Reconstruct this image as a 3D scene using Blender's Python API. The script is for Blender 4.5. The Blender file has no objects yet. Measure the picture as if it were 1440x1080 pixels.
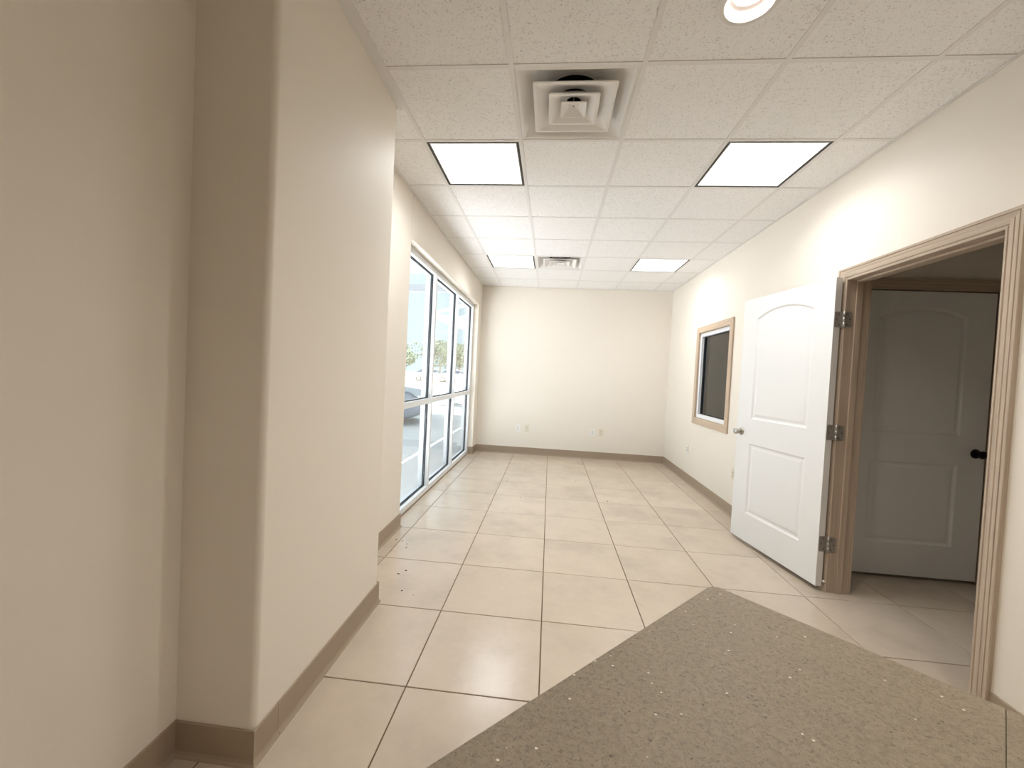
import bpy, bmesh, math, random
from mathutils import Vector, Matrix
random.seed(7)
R = math.radians
SC = bpy.context.scene
COL = SC.collection

# ------------------------------------------------------------------ camera
F_PX, YAW, PITCH, ROLL = 575.6, -0.0918, -0.0263, 0.0498
cam_d = bpy.data.cameras.new('camera'); cam = bpy.data.objects.new('camera', cam_d)
COL.objects.link(cam); SC.camera = cam
cam_d.sensor_fit = 'HORIZONTAL'; cam_d.sensor_width = 36.0
cam_d.lens = F_PX / 1440.0 * 36.0
cam_d.clip_start = 0.02; cam_d.clip_end = 600
fwd = Vector((math.sin(YAW) * math.cos(PITCH), math.cos(YAW) * math.cos(PITCH), math.sin(PITCH)))
r0 = Vector((math.cos(YAW), -math.sin(YAW), 0)); u0 = r0.cross(fwd)
rt = r0 * math.cos(ROLL) + u0 * math.sin(ROLL); up = -r0 * math.sin(ROLL) + u0 * math.cos(ROLL)
CAM = Vector((0.8653, -1.9296, 1.335))
M = Matrix((rt, up, -fwd)).transposed().to_4x4(); M.translation = CAM
cam.matrix_world = M

# ------------------------------------------------------------------ light and exposure
SKY_STRENGTH = 0.95
SUN_STRENGTH = 22.5
PANEL_STRENGTH = 2.0      # the glowing lens itself
DOWNLIGHT_WATTS = 4.0
PANEL_WATTS = 3.6        # the beam each panel throws down
DOWNLIGHT_STRENGTH = 2.2
vs = SC.view_settings
vs.view_transform = 'Standard'; vs.look = 'None'; vs.gamma = 1.0; vs.exposure = 1.18
vs.use_curve_mapping = False

world = bpy.data.worlds.new('sky'); SC.world = world; world.use_nodes = True
wn = world.node_tree.nodes; wl = world.node_tree.links; wn.clear()
w_out = wn.new('ShaderNodeOutputWorld'); w_bg = wn.new('ShaderNodeBackground')
w_tc = wn.new('ShaderNodeTexCoord'); w_map = wn.new('ShaderNodeMapping')
w_map.inputs['Scale'].default_value = (3.0, 3.0, 8.0)
w_noise = wn.new('ShaderNodeTexNoise'); w_noise.inputs['Scale'].default_value = 1.6
w_noise.inputs['Detail'].default_value = 7; w_noise.inputs['Roughness'].default_value = 0.55
w_ramp = wn.new('ShaderNodeValToRGB')
w_ramp.color_ramp.elements[0].position = 0.55; w_ramp.color_ramp.elements[0].color = (0, 0, 0, 1)
w_ramp.color_ramp.elements[1].position = 0.66; w_ramp.color_ramp.elements[1].color = (1, 1, 1, 1)
w_mix = wn.new('ShaderNodeMix'); w_mix.data_type = 'RGBA'
w_mix.inputs['A'].default_value = (0.48, 0.64, 0.71, 1); w_mix.inputs['B'].default_value = (0.80, 0.82, 0.83, 1)
w_bg.inputs['Strength'].default_value = SKY_STRENGTH
wl.new(w_tc.outputs['Generated'], w_map.inputs['Vector']); wl.new(w_map.outputs['Vector'], w_noise.inputs['Vector'])
wl.new(w_noise.outputs['Fac'], w_ramp.inputs['Fac']); wl.new(w_ramp.outputs['Color'], w_mix.inputs['Factor'])
wl.new(w_mix.outputs['Result'], w_bg.inputs['Color']); wl.new(w_bg.outputs['Background'], w_out.inputs['Surface'])

sun_d = bpy.data.lights.new('sun', 'SUN'); sun_d.energy = SUN_STRENGTH; sun_d.angle = R(0.6)
sun_d.color = (0.985, 0.985, 1.0)
sun = bpy.data.objects.new('sun', sun_d); COL.objects.link(sun)
sun.location = (3, -8, 12)
sun.rotation_euler = Vector((-0.13, 0.62, -0.78)).to_track_quat('-Z', 'Y').to_euler()

# ------------------------------------------------------------------ materials
def lin(c):
    return tuple((x / 12.92 if x <= 0.04045 else ((x + 0.055) / 1.055) ** 2.4) for x in (v / 255.0 for v in c)) + (1.0,)

class Mat:
    def __init__(self, name, rgb=None, rough=0.5, metal=0.0, spec=0.5, lin_rgb=None):
        self.m = bpy.data.materials.new(name); self.m.use_nodes = True
        self.n = self.m.node_tree.nodes; self.l = self.m.node_tree.links
        self.b = self.n['Principled BSDF']
        self.c = lin_rgb if lin_rgb else lin(rgb)
        self.b.inputs['Base Color'].default_value = self.c
        self.b.inputs['Roughness'].default_value = rough
        self.b.inputs['Metallic'].default_value = metal
        self.b.inputs['Specular IOR Level'].default_value = spec
        self.v = None
    def coords(self, kind='Object', scale=(1, 1, 1), rand=False):
        if kind == 'Position':
            src = self.n.new('ShaderNodeNewGeometry').outputs['Position']
        else:
            src = self.n.new('ShaderNodeTexCoord').outputs[kind]
        mp = self.n.new('ShaderNodeMapping'); mp.inputs['Scale'].default_value = scale
        self.l.new(src, mp.inputs['Vector'])
        if rand:
            oi = self.n.new('ShaderNodeObjectInfo')
            ml = self.n.new('ShaderNodeMath'); ml.operation = 'MULTIPLY'; ml.inputs[1].default_value = 37.0
            self.l.new(oi.outputs['Random'], ml.inputs[0])
            self.l.new(ml.outputs[0], mp.inputs['Location'])
        return mp.outputs['Vector']
    def noise(self, vec, scale, detail=4, rough=0.5):
        t = self.n.new('ShaderNodeTexNoise'); t.inputs['Scale'].default_value = scale
        t.inputs['Detail'].default_value = detail; t.inputs['Roughness'].default_value = rough
        self.l.new(vec, t.inputs['Vector']); return t.outputs['Fac']
    def voronoi(self, vec, scale, feat='F1', out='Distance'):
        t = self.n.new('ShaderNodeTexVoronoi'); t.inputs['Scale'].default_value = scale; t.feature = feat
        self.l.new(vec, t.inputs['Vector']); return t.outputs[out]
    def ramp(self, fac, stops):
        r = self.n.new('ShaderNodeValToRGB'); cr = r.color_ramp
        while len(cr.elements) < len(stops): cr.elements.new(0.5)
        for e, (p, c) in zip(cr.elements, stops):
            e.position = p; e.color = c if len(c) == 4 else tuple(c) + (1.0,)
        self.l.new(fac, r.inputs['Fac']); return r.outputs['Color']
    def mix(self, fac, a, b, mode='MIX'):
        x = self.n.new('ShaderNodeMix'); x.data_type = 'RGBA'; x.blend_type = mode
        for s, v in (('Factor', fac), ('A', a), ('B', b)):
            if hasattr(v, 'links') or isinstance(v, bpy.types.NodeSocket): self.l.new(v, x.inputs[s])
            else: x.inputs[s].default_value = v
        return x.outputs['Result']
    def math(self, op, a, b=0.0):
        x = self.n.new('ShaderNodeMath'); x.operation = op
        for i, v in enumerate((a, b)):
            if isinstance(v, bpy.types.NodeSocket): self.l.new(v, x.inputs[i])
            else: x.inputs[i].default_value = v
        return x.outputs[0]
    def color(self, s): self.l.new(s, self.b.inputs['Base Color']); return self
    def roughness(self, s): self.l.new(s, self.b.inputs['Roughness']); return self
    def bump(self, h, strength=0.3, dist=0.002):
        x = self.n.new('ShaderNodeBump'); x.inputs['Strength'].default_value = strength
        x.inputs['Distance'].default_value = dist
        self.l.new(h, x.inputs['Height']); self.l.new(x.outputs['Normal'], self.b.inputs['Normal']); return self

def g(v): return (v, v, v, 1.0)
def shade(c, k): return tuple(x * k for x in c[:3]) + (1.0,)

def wall_mat():
    m = Mat('wall_paint', (237, 229, 216), 0.55, spec=0.3)
    v = m.coords('Position')
    m.bump(m.noise(v, 170, 3), 0.22, 0.0015)
    n = m.noise(v, 0.9, 3)
    m.color(m.mix(n, shade(m.c, 0.975), shade(m.c, 1.02)))
    return m.m

def tile_floor_mat():
    m = Mat('floor_tile', (201, 186, 168), 0.2, spec=0.75)
    v = m.coords('Object', rand=True)
    big = m.noise(v, 3.2, 5, 0.6); fine = m.noise(v, 34, 4, 0.65)
    c1 = m.ramp(big, [(0.30, shade(m.c, 0.89)), (0.50, m.c), (0.72, shade(m.c, 1.07))])
    c2 = m.ramp(fine, [(0.25, g(0.965)), (0.65, g(1.0))])
    c = m.mix(1.0, c1, c2, 'MULTIPLY')
    oi = m.n.new('ShaderNodeObjectInfo')
    c3 = m.ramp(oi.outputs['Random'], [(0.0, (0.955, 0.945, 0.93, 1)), (1.0, (1.03, 1.03, 1.03, 1))])
    m.color(m.mix(1.0, c, c3, 'MULTIPLY'))
    m.roughness(m.ramp(fine, [(0.2, g(0.20)), (0.8, g(0.25))]))
    m.bump(big, 0.05, 0.004)
    return m.m

def ceiling_tile_mat():
    m = Mat('acoustic_tile', (246, 244, 241), 0.85, spec=0.15)
    v = m.coords('Object', rand=True)
    w = m.noise(v, 24, 3)
    # short worm-like fissures: narrow band of a warped noise, masked so that they break up
    band = m.math('ABSOLUTE', m.math('SUBTRACT', m.noise(v, 72, 2, 0.6), 0.5))
    fiss = m.ramp(band, [(0.0, g(1)), (0.030, g(0))])
    mask = m.ramp(m.noise(v, 85, 1), [(0.54, g(0)), (0.60, g(1))])
    pin = m.ramp(m.voronoi(v, 120), [(0.10, g(1)), (0.19, g(0))])
    pmask = m.ramp(m.noise(v, 40, 1), [(0.45, g(0)), (0.55, g(1))])
    holes = m.math('MAXIMUM', m.math('MULTIPLY', fiss, mask), m.math('MULTIPLY', pin, pmask))
    base = m.mix(w, shade(m.c, 0.97), shade(m.c, 1.02))
    m.color(m.mix(m.math('MULTIPLY', holes, 0.62), base, (0.18, 0.145, 0.115, 1)))
    m.bump(m.math('SUBTRACT', m.noise(v, 210, 2), m.math('MULTIPLY', holes, 1.3)), 0.35, 0.002)
    return m.m

def wood_mat(name, along, rgb=(188, 170, 151)):
    m = Mat(name, rgb, 0.42, spec=0.4)
    s = {'z': (70, 70, 2.2), 'y': (70, 2.2, 70), 'x': (2.2, 70, 70)}[along]
    v = m.coords('Position', s)
    n = m.noise(v, 1.0, 5, 0.6)
    m.color(m.ramp(n, [(0.28, shade(m.c, 0.80)), (0.5, m.c), (0.75, shade(m.c, 1.10))]))
    m.bump(n, 0.12, 0.001)
    return m.m

def counter_mat():
    m = Mat('speckled_laminate', (144, 131, 111), 0.5, spec=0.3)
    v = m.coords('Object')
    base = m.ramp(m.noise(v, 105, 5, 0.8), [(0.34, shade(m.c, 0.74)), (0.52, m.c), (0.68, shade(m.c, 1.13))])
    big = m.ramp(m.noise(v, 14, 3, 0.6), [(0.3, g(0.93)), (0.7, g(1.03))])
    base = m.mix(1.0, base, big, 'MULTIPLY')
    # curved flecks: thin bands of noise broken up by a second noise
    def fleck(vec, sc, lvl, wid, msc, lo):
        d = m.math('ABSOLUTE', m.math('SUBTRACT', m.noise(vec, sc, 1, 0.5), lvl))
        return m.math('MULTIPLY', m.ramp(d, [(0.0, g(1)), (wid, g(0))]), m.ramp(m.noise(vec, msc, 1), [(lo, g(0)), (lo + 0.05, g(1))]))
    v2 = m.coords('Object', (1.0, 1.4, 1.0)); v3 = m.coords('Object', (1.3, 0.9, 1.0))
    dark = fleck(v2, 88, 0.50, 0.034, 150, 0.52)
    dark2 = fleck(v3, 130, 0.46, 0.04, 190, 0.57)
    light = fleck(v3, 80, 0.52, 0.028, 140, 0.54)
    vor = m.n.new('ShaderNodeTexVoronoi'); vor.inputs['Scale'].default_value = 120
    m.l.new(v2, vor.inputs['Vector'])
    sel = m.n.new('ShaderNodeSeparateColor'); m.l.new(vor.outputs['Color'], sel.inputs['Color'])
    inside = m.ramp(vor.outputs['Distance'], [(0.16, g(1)), (0.28, g(0))])
    wchip = m.math('MULTIPLY', inside, m.math('GREATER_THAN', sel.outputs[0], 0.972))
    dchip = m.math('MULTIPLY', inside, m.math('LESS_THAN', sel.outputs[0], 0.045))
    c = m.mix(m.math('MULTIPLY', dark, 0.62), base, shade(m.c, 0.38))
    c = m.mix(m.math('MULTIPLY', dark2, 0.7), c, shade(m.c, 0.26))
    c = m.mix(m.math('MULTIPLY', light, 0.45), c, shade(m.c, 1.40))
    c = m.mix(m.math('MULTIPLY', wchip, 0.9), c, lin((236, 226, 208)))
    c = m.mix(m.math('MULTIPLY', dchip, 0.75), c, lin((70, 58, 46)))
    m.color(c)
    return m.m

def plain(name, rgb, rough=0.45, metal=0.0, spec=0.5, var=0.03, scale=30):
    m = Mat(name, rgb, rough, metal, spec)
    n = m.noise(m.coords('Object'), scale, 3)
    m.color(m.mix(n, shade(m.c, 1 - var), shade(m.c, 1 + var)))
    return m.m

def emit(name, col, strength):
    m = bpy.data.materials.new(name); m.use_nodes = True
    n = m.node_tree.nodes; l = m.node_tree.links; n.clear()
    o = n.new('ShaderNodeOutputMaterial'); e = n.new('ShaderNodeEmission')
    e.inputs['Color'].default_value = tuple(col) + (1,); e.inputs['Strength'].default_value = strength
    l.new(e.outputs[0], o.inputs['Surface']); return m

def glass_mat(name, tint, refl=1.0):
    m = bpy.data.materials.new(name); m.use_nodes = True
    n = m.node_tree.nodes; l = m.node_tree.links; n.clear()
    o = n.new('ShaderNodeOutputMaterial'); t = n.new('ShaderNodeBsdfTransparent'); s = n.new('ShaderNodeBsdfGlossy')
    t.inputs['Color'].default_value = tint; s.inputs['Roughness'].default_value = 0.0
    f = n.new('ShaderNodeLayerWeight'); f.inputs['Blend'].default_value = 0.5
    p5 = n.new('ShaderNodeMath'); p5.operation = 'POWER'; p5.inputs[1].default_value = 5.0
    k = n.new('ShaderNodeMath'); k.operation = 'MULTIPLY_ADD'; k.inputs[1].default_value = 0.95 * refl; k.inputs[2].default_value = 0.04 * refl
    l.new(f.outputs['Facing'], p5.inputs[0])
    x = n.new('ShaderNodeMixShader')
    l.new(p5.outputs[0], k.inputs[0]); l.new(k.outputs[0], x.inputs[0]); l.new(t.outputs[0], x.inputs[1]); l.new(s.outputs[0], x.inputs[2])
    l.new(x.outputs[0], o.inputs['Surface']); return m

MT = dict(
    wall=wall_mat(), ftile=tile_floor_mat(), ctile=ceiling_tile_mat(), counter=counter_mat(),
    grout=plain('grout', (112, 92, 74), 0.9, spec=0.1, var=0.1, scale=60),
    wood_z=wood_mat('stained_trim_upright', 'z'), wood_y=wood_mat('stained_trim_along_wall', 'y'), wood_x=wood_mat('stained_trim_across', 'x'),
    sash_z=wood_mat('pale_trim_upright', 'z', (198, 176, 152)), sash_y=wood_mat('pale_trim_level', 'y', (198, 176, 152)),
    base=plain('vinyl_base', (163, 145, 125), 0.45, spec=0.4, var=0.04, scale=12),
    door=plain('door_paint', (240, 239, 236), 0.38, var=0.01, scale=8),
    tee=plain('grid_paint', (232, 229, 225), 0.45, var=0.02),
    white_metal=plain('white_enamel', (232, 229, 225), 0.35, var=0.015),
    diff=plain('diffuser_enamel', (232, 228, 223), 0.33, var=0.02),
    dark_gap=plain('dark_edge', (70, 68, 66), 0.6, var=0.05),
    reflector=plain('satin_reflector', (168, 160, 154), 0.5, var=0.02),
    duct=plain('dark_duct', (18, 16, 15), 0.8, var=0.1),
    alu=plain('white_storefront_frame', (232, 234, 235), 0.35, spec=0.5, var=0.015),
    gasket=plain('black_gasket', (38, 42, 46), 0.6, var=0.05),
    vinyl=plain('white_vinyl_frame', (235, 237, 239), 0.35, var=0.01),
    nickel=plain('satin_nickel', (186, 182, 174), 0.28, 1.0, var=0.04),
    steel=plain('dull_steel', (182, 176, 168), 0.42, 0.75, var=0.08),
    bronze=plain('dark_bronze', (30, 25, 22), 0.3, 0.6, var=0.1),
    hole=plain('dark_slot', (44, 38, 32), 0.7, var=0.1),
    plate_w=plain('white_plate', (238, 236, 230), 0.35, var=0.01),
    plate_i=plain('ivory_plate', (226, 218, 196), 0.35, var=0.01),
    panel=emit('lit_lens', (1.0, 0.98, 0.955), PANEL_STRENGTH),
    lamp=emit('lit_downlight', (1.0, 0.95, 0.88), DOWNLIGHT_STRENGTH),
    glass=glass_mat('clear_glass', (0.945, 0.955, 0.97, 1)), glass_in=glass_mat('inner_glass', (0.72, 0.72, 0.70, 1)),
    stucco=plain('outside_stucco', (205, 192, 172), 0.85, spec=0.1, var=0.05, scale=40),
    concrete=plain('pale_concrete', (222, 222, 220), 0.85, spec=0.2, var=0.06, scale=2.0),
    asphalt=plain('worn_asphalt', (176, 178, 180), 0.9, spec=0.15, var=0.06, scale=1.0),
    field=plain('dry_grass', (214, 190, 152), 0.95, spec=0.05, var=0.12, scale=0.4),
    leaf=plain('tree_leaves', (84, 94, 76), 0.9, spec=0.02, var=0.25, scale=0.8),
    bark=plain('tree_bark', (110, 92, 74), 0.9, spec=0.1, var=0.2),
    roofw=plain('white_canopy_metal', (160, 168, 174), 0.5, var=0.02),
    carpaint=plain('slate_car_paint', (92, 108, 124), 0.25, 0.2, var=0.02),
    carwhite=plain('white_car_paint', (238, 238, 236), 0.25, var=0.01),
    carglass=plain('car_window', (40, 50, 60), 0.08, var=0.02),
    tyre=plain('tyre_rubber', (34, 34, 36), 0.85, var=0.05),
    crumb=plain('dry_crumb', (88, 62, 44), 0.9, var=0.2),
)

# ------------------------------------------------------------------ builders
def link(o, parent=None):
    COL.objects.link(o)
    if parent is not None: o.parent = parent
    return o
def obj(name, me, parent=None, loc=(0, 0, 0), rot=(0, 0, 0)):
    o = bpy.data.objects.new(name, me); link(o, parent); o.location = loc; o.rotation_euler = rot; return o
def empty(name, loc=(0, 0, 0), rot=(0, 0, 0), parent=None):
    o = obj(name, None, parent, loc, rot); o.empty_display_size = 0.1; return o
def tag(o, label, cat=None, group=None, kind=None):
    o['label'] = label
    if cat: o['category'] = cat
    if group: o['group'] = group
    if kind: o['kind'] = kind
    return o
class MB:
    def __init__(self): self.v = []; self.f = []; self.sm = []
    def add(self, vs, fs, smooth=False):
        k = len(self.v); self.v += [tuple(x) for x in vs]; self.f += [tuple(i + k for i in q) for q in fs]; self.sm += [smooth] * len(fs); return self
    def box(self, x0, x1, y0, y1, z0, z1):
        return self.add([(x0, y0, z0), (x1, y0, z0), (x1, y1, z0), (x0, y1, z0), (x0, y0, z1), (x1, y0, z1), (x1, y1, z1), (x0, y1, z1)],
                        [(0, 3, 2, 1), (4, 5, 6, 7), (0, 1, 5, 4), (1, 2, 6, 5), (2, 3, 7, 6), (3, 0, 4, 7)])
    def prism(self, poly, z0, z1):
        n = len(poly)
        return self.add([(x, y, z0) for x, y in poly] + [(x, y, z1) for x, y in poly],
                        [tuple(range(n))[::-1], tuple(range(n, 2 * n))] + [(i, (i + 1) % n, n + (i + 1) % n, n + i) for i in range(n)])
    def rings(self, loops, closed=True, cap0=False, cap1=False, smooth=False):
        n = len(loops[0]); vs = [p for L in loops for p in L]; fs = []
        for a in range(len(loops) - 1):
            for i in range(n if closed else n - 1):
                j = (i + 1) % n; fs.append((a * n + i, a * n + j, (a + 1) * n + j, (a + 1) * n + i))
        if cap0: fs.append(tuple(range(n))[::-1])
        if cap1: fs.append(tuple(range((len(loops) - 1) * n, len(loops) * n)))
        return self.add(vs, fs, smooth)
    def lathe(self, prof, seg=24, axis='z', cap0=False, cap1=False, smooth=True, centre=(0, 0, 0)):
        L = []
        for r, h in prof:
            ring = []
            for i in range(seg):
                a = 2 * math.pi * i / seg; c, s = r * math.cos(a), r * math.sin(a)
                p = {'z': (c, s, h), 'x': (h, c, s), 'y': (s, h, c)}[axis]
                ring.append((p[0] + centre[0], p[1] + centre[1], p[2] + centre[2]))
            L.append(ring)
        return self.rings(L, True, cap0, cap1, smooth)
    def bar(self, a, b, w, h):
        a, b = Vector(a), Vector(b); d = (b - a).normalized()
        s = d.cross(Vector((0, 0, 1)))
        s = s.normalized() if s.length > 1e-4 else Vector((1, 0, 0))
        t = s.cross(d)
        L = [[p + s * (w / 2 * i) + t * (h / 2 * j) for i, j in ((-1, -1), (1, -1), (1, 1), (-1, 1))] for p in (a, b)]
        return self.rings(L, True, True, True)
    def mesh(self, name, mat, bevel=0.0, seg=2, fix=True):
        me = bpy.data.meshes.new(name); me.from_pydata(self.v, [], self.f)
        for p, s in zip(me.polygons, self.sm): p.use_smooth = s
        if bevel or fix:
            bm = bmesh.new(); bm.from_mesh(me)
            bmesh.ops.recalc_face_normals(bm, faces=bm.faces)
            if bevel:
                ed = [e for e in bm.edges if len(e.link_faces) == 2 and e.calc_face_angle(0) > 0.5]
                bmesh.ops.bevel(bm, geom=ed, offset=bevel, segments=seg, affect='EDGES', profile=0.5)
            bm.to_mesh(me); bm.free()
        for m in (mat if isinstance(mat, (list, tuple)) else [mat]): me.materials.append(m)
        return me
    def build(self, name, mat, parent=None, loc=(0, 0, 0), rot=(0, 0, 0), bevel=0.0, seg=2):
        return obj(name, self.mesh(name, mat, bevel, seg), parent, loc, rot)
def boxo(name, mat, b, parent=None, bevel=0.0, seg=2):
    """a box placed with its own origin at its base centre"""
    x0, x1, y0, y1, z0, z1 = b; cx, cy = (x0 + x1) / 2, (y0 + y1) / 2
    return MB().box(x0 - cx, x1 - cx, y0 - cy, y1 - cy, 0, z1 - z0).build(name, mat, parent, (cx, cy, z0), bevel=bevel, seg=seg)

# ------------------------------------------------------------------ dimensions
XL, XR, YB, YF = -0.325, 2.748, 4.835, -4.0
H = 2.7626; T = 0.6096
WR = 0.13                       # right wall thickness
XH, YH = 4.70, 1.22             # hallway far side, wall holding the hallway door
XG = -0.405                     # room face of the storefront frame
WY0, WY1, WZ = 1.37, 4.575, 2.405   # storefront opening
DY0, DY1, DZ = -0.010, 0.912, 2.042  # doorway
IY0, IY1, IZ0, IZ1 = 2.61, 3.52, 0.885, 1.965  # interior window opening
PX0, PX1, PY0, PY1 = XL, -0.045, -0.69, 0.285  # pilaster
ZT = 3.3                        # walls run past the hung ceiling to the roof deck

def struct(o, label): return tag(o, label, None, None, 'structure')

# ------------------------------------------------------------------ floor: every tile its own piece
fl = MB().box(XG - 0.115, XH + 0.1, YF - 0.15, YB + 0.15, -0.12, -0.0035).build('floor', MT['grout'])
struct(fl, 'large square beige glazed floor tiles with thin brown joints')
S, FX, FY = 0.5572, -0.2266, 4.1697
GJ = 0.0026
def clip(a0, a1, lo, hi): return max(a0, lo), min(a1, hi)
full = MB().box(-S / 2 + GJ, S / 2 - GJ, -S / 2 + GJ, S / 2 - GJ, -0.010, 0).mesh('floor_tile', MT['ftile'], 0.0016, 1)
for i in range(-1, 9):
    for j in range(-2, 15):
        x0, x1 = FX + i * S, FX + (i + 1) * S; y1 = FY - j * S; y0 = y1 - S
        x0c, x1c = clip(x0, x1, XG + 0.004, XH); y0c, y1c = clip(y0, y1, YF, YB)
        if x1c - x0c < 0.03 or y1c - y0c < 0.03: continue
        if x0c > XR + 0.05 and (y0c > YH or y1c < -1.0): continue
        c = ((x0 + x1) / 2, (y0 + y1) / 2, 0)
        if (x0c, x1c, y0c, y1c) == (x0, x1, y0, y1):
            obj('floor_tile', full, fl, c)
        else:
            MB().box(x0c + GJ - c[0], x1c - GJ - c[0], y0c + GJ - c[1], y1c - GJ - c[1], -0.010, 0).build('floor_tile', MT['ftile'], fl, c, bevel=0.0016, seg=1)

# ------------------------------------------------------------------ walls
TW = 0.205
b = MB()
b.box(XL - TW, XL, YF, WY0, 0, ZT).box(XL - TW, XL, WY1, YB, 0, ZT).box(XL - TW, XL, WY0, WY1, WZ, ZT)
wl_ = b.build('wall_left', MT['wall']); struct(wl_, 'beige painted wall around the storefront window')
md = wl_.modifiers.new('round', 'BEVEL'); md.width = 0.010; md.segments = 3; md.limit_method = 'ANGLE'
# pilaster with rounded vertical corners
def round_rect(x0, x1, y0, y1, r, rounded):
    pts = []
    cs = [((x0, y0), (1, 1), 180), ((x1, y0), (-1, 1), 270), ((x1, y1), (-1, -1), 0), ((x0, y1), (1, -1), 90)]
    for k, ((x, y), (sx, sy), a0) in enumerate(cs):
        if not rounded[k]: pts.append((x, y)); continue
        cx, cy = x + sx * r, y + sy * r
        for q in range(7):
            a = R(a0 + q * 15); pts.append((cx + r * math.cos(a), cy + r * math.sin(a)))
    return pts
pil = round_rect(PX0, PX1, PY0, PY1, 0.022, (0, 1, 1, 0)); n = len(pil)
pb = MB().rings([[(x, y, z) for x, y in pil] for z in (0, ZT)], True, True, True, True)
pm = pb.mesh('wall_pilaster', MT['wall'])
for p in pm.polygons:
    if len(p.vertices) > 4: p.use_smooth = False
po = obj('wall_pilaster', pm); struct(po, 'beige wall pilaster with rounded corners standing out from the left wall')
pm.set_sharp_from_angle(angle=R(30))
b = MB()
b.box(XR, XR + WR, YF, DY0 - 0.02, 0, ZT).box(XR, XR + WR, DY1 + 0.02, IY0, 0, ZT).box(XR, XR + WR, IY1, YB, 0, ZT)
b.box(XR, XR + WR, DY0 - 0.02, DY1 + 0.02, DZ + 0.02, ZT).box(XR, XR + WR, IY0, IY1, 0, IZ0).box(XR, XR + WR, IY0, IY1, IZ1, ZT)
struct(b.build('wall_right', MT['wall']), 'cream painted right wall with doorway and interior window')
struct(MB().box(XL - TW, XH + 0.1, YB, YB + 0.15, 0, ZT).build('wall_back', MT['wall']), 'cream painted end wall of the room')
struct(MB().box(XL - TW, XH + 0.1, YF - 0.15, YF, 0, ZT).build('wall_front', MT['wall']), 'beige wall behind the camera')
# hallway beyond the doorway, and the unlit office behind the interior window
b = MB(); HX0, HX1 = 3.018, 3.928
b.box(XR + WR, HX0 - 0.02, YH, YH + 0.13, 0, ZT).box(HX1 + 0.02, XH, YH, YH + 0.13, 0, ZT).box(HX0 - 0.02, HX1 + 0.02, YH, YH + 0.13, 2.08, ZT)
struct(b.build('wall_hall_end', MT['wall']), 'dim beige wall above the closed hallway door')
struct(MB().box(XH, XH + 0.1, YF, YB, 0, ZT).build('wall_hall_side', MT['wall']), 'far side wall of the hallway and office')
struct(MB().box(XR + WR, XH, -1.43, -1.3, 0, ZT).build('wall_hall_near', MT['wall']), 'near wall closing the hallway')
struct(MB().box(XL - TW - 0.05, XH + 0.15, YF - 0.2, YB + 0.2, ZT, ZT + 0.2).build('roof', MT['stucco']), 'flat roof deck above the hung ceiling')
struct(MB().box(XR + WR, XH, -1.3, YB, H, H + 0.03).build('ceiling_hall', MT['ctile']), 'plain ceiling over hallway and office')

# ------------------------------------------------------------------ hung ceiling
ce = empty('ceiling', (0, 0, H)); struct(ce, 'white hung ceiling of speckled acoustic tiles in a metal grid')
FIX = {(0, 2): 'light', (3, 2): 'light', (0, 6): 'light', (3, 6): 'light', (1, 1): 'diff', (1, 6): 'diff', (2, 0): 'down', (3, -2): 'down', (3, -4): 'down'}
g2 = 0.0025
tfull = MB().box(-T / 2 + g2, T / 2 - g2, -T / 2 + g2, T / 2 - g2, 0.0022, 0.017).mesh('ceiling_tile', MT['ctile'])
DLR = 0.085
DLX = {0: 1.535, -2: 2.145, -4: 2.145}; DLY = {0: -0.295, -2: -1.514, -4: -2.733}
for i in range(-1, 5):
    for j in range(-6, 9):
        k = FIX.get((i, j))
        if k in ('light', 'diff'): continue
        x0, x1 = i * T, (i + 1) * T; y0, y1 = (j - 1) * T, j * T
        cx, cy = (x0 + x1) / 2, (y0 + y1) / 2
        x0c, x1c = clip(x0, x1, XL + 0.004, XR - 0.004); y0c, y1c = clip(y0, y1, YF + 0.004, YB - 0.004)
        if x1c - x0c < 0.02 or y1c - y0c < 0.02: continue
        if i == -1 and PY0 < cy < PY1 and y0 >= PY0 - 0.01 and y1 <= PY1: continue
        if i == -1 and y0c < PY1 < y1c: y0c = PY1 + 0.004
        if i == -1 and y0c < PY0 < y1c: y1c = PY0 - 0.004
        if i == -1 and PY0 <= y0c and y1c <= PY1: continue
        if k == 'down':
            N = 48; sq = []; ci = []; h = T / 2 - g2
            for q in range(N):
                a = 2 * math.pi * q / N; c, s = math.cos(a), math.sin(a); m_ = max(abs(c), abs(s))
                sq.append((h * c / m_, h * s / m_)); ci.append((DLX[j] - cx + DLR * c, DLY[j] - cy + DLR * s))
            bb = MB().rings([[(x, y, 0.017) for x, y in sq], [(x, y, 0.0022) for x, y in sq], [(x, y, 0.0022) for x, y in ci], [(x, y, 0.017) for x, y in ci]])
            bb.build('ceiling_tile', MT['ctile'], ce, (cx, cy, 0)); continue
        if (x0c, x1c, y0c, y1c) == (x0, x1, y0, y1): obj('ceiling_tile', tfull, ce, (cx, cy, 0))
        else: MB().box(x0c - cx, x1c - cx, y0c - cy, y1c - cy, 0.0022, 0.017).build('ceiling_tile', MT['ctile'], ce, (cx, cy, 0))
TB = 0.012
for i in range(0, 5):       # main runners, along the room
    bb = MB().box(-TB, TB, YF, YB, -0.0012, 0.0012).box(-0.0015, 0.0015, YF, YB, 0.0012, 0.036)
    bb.build('main_runner', MT['tee'], ce, (i * T, 0, 0))
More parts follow.
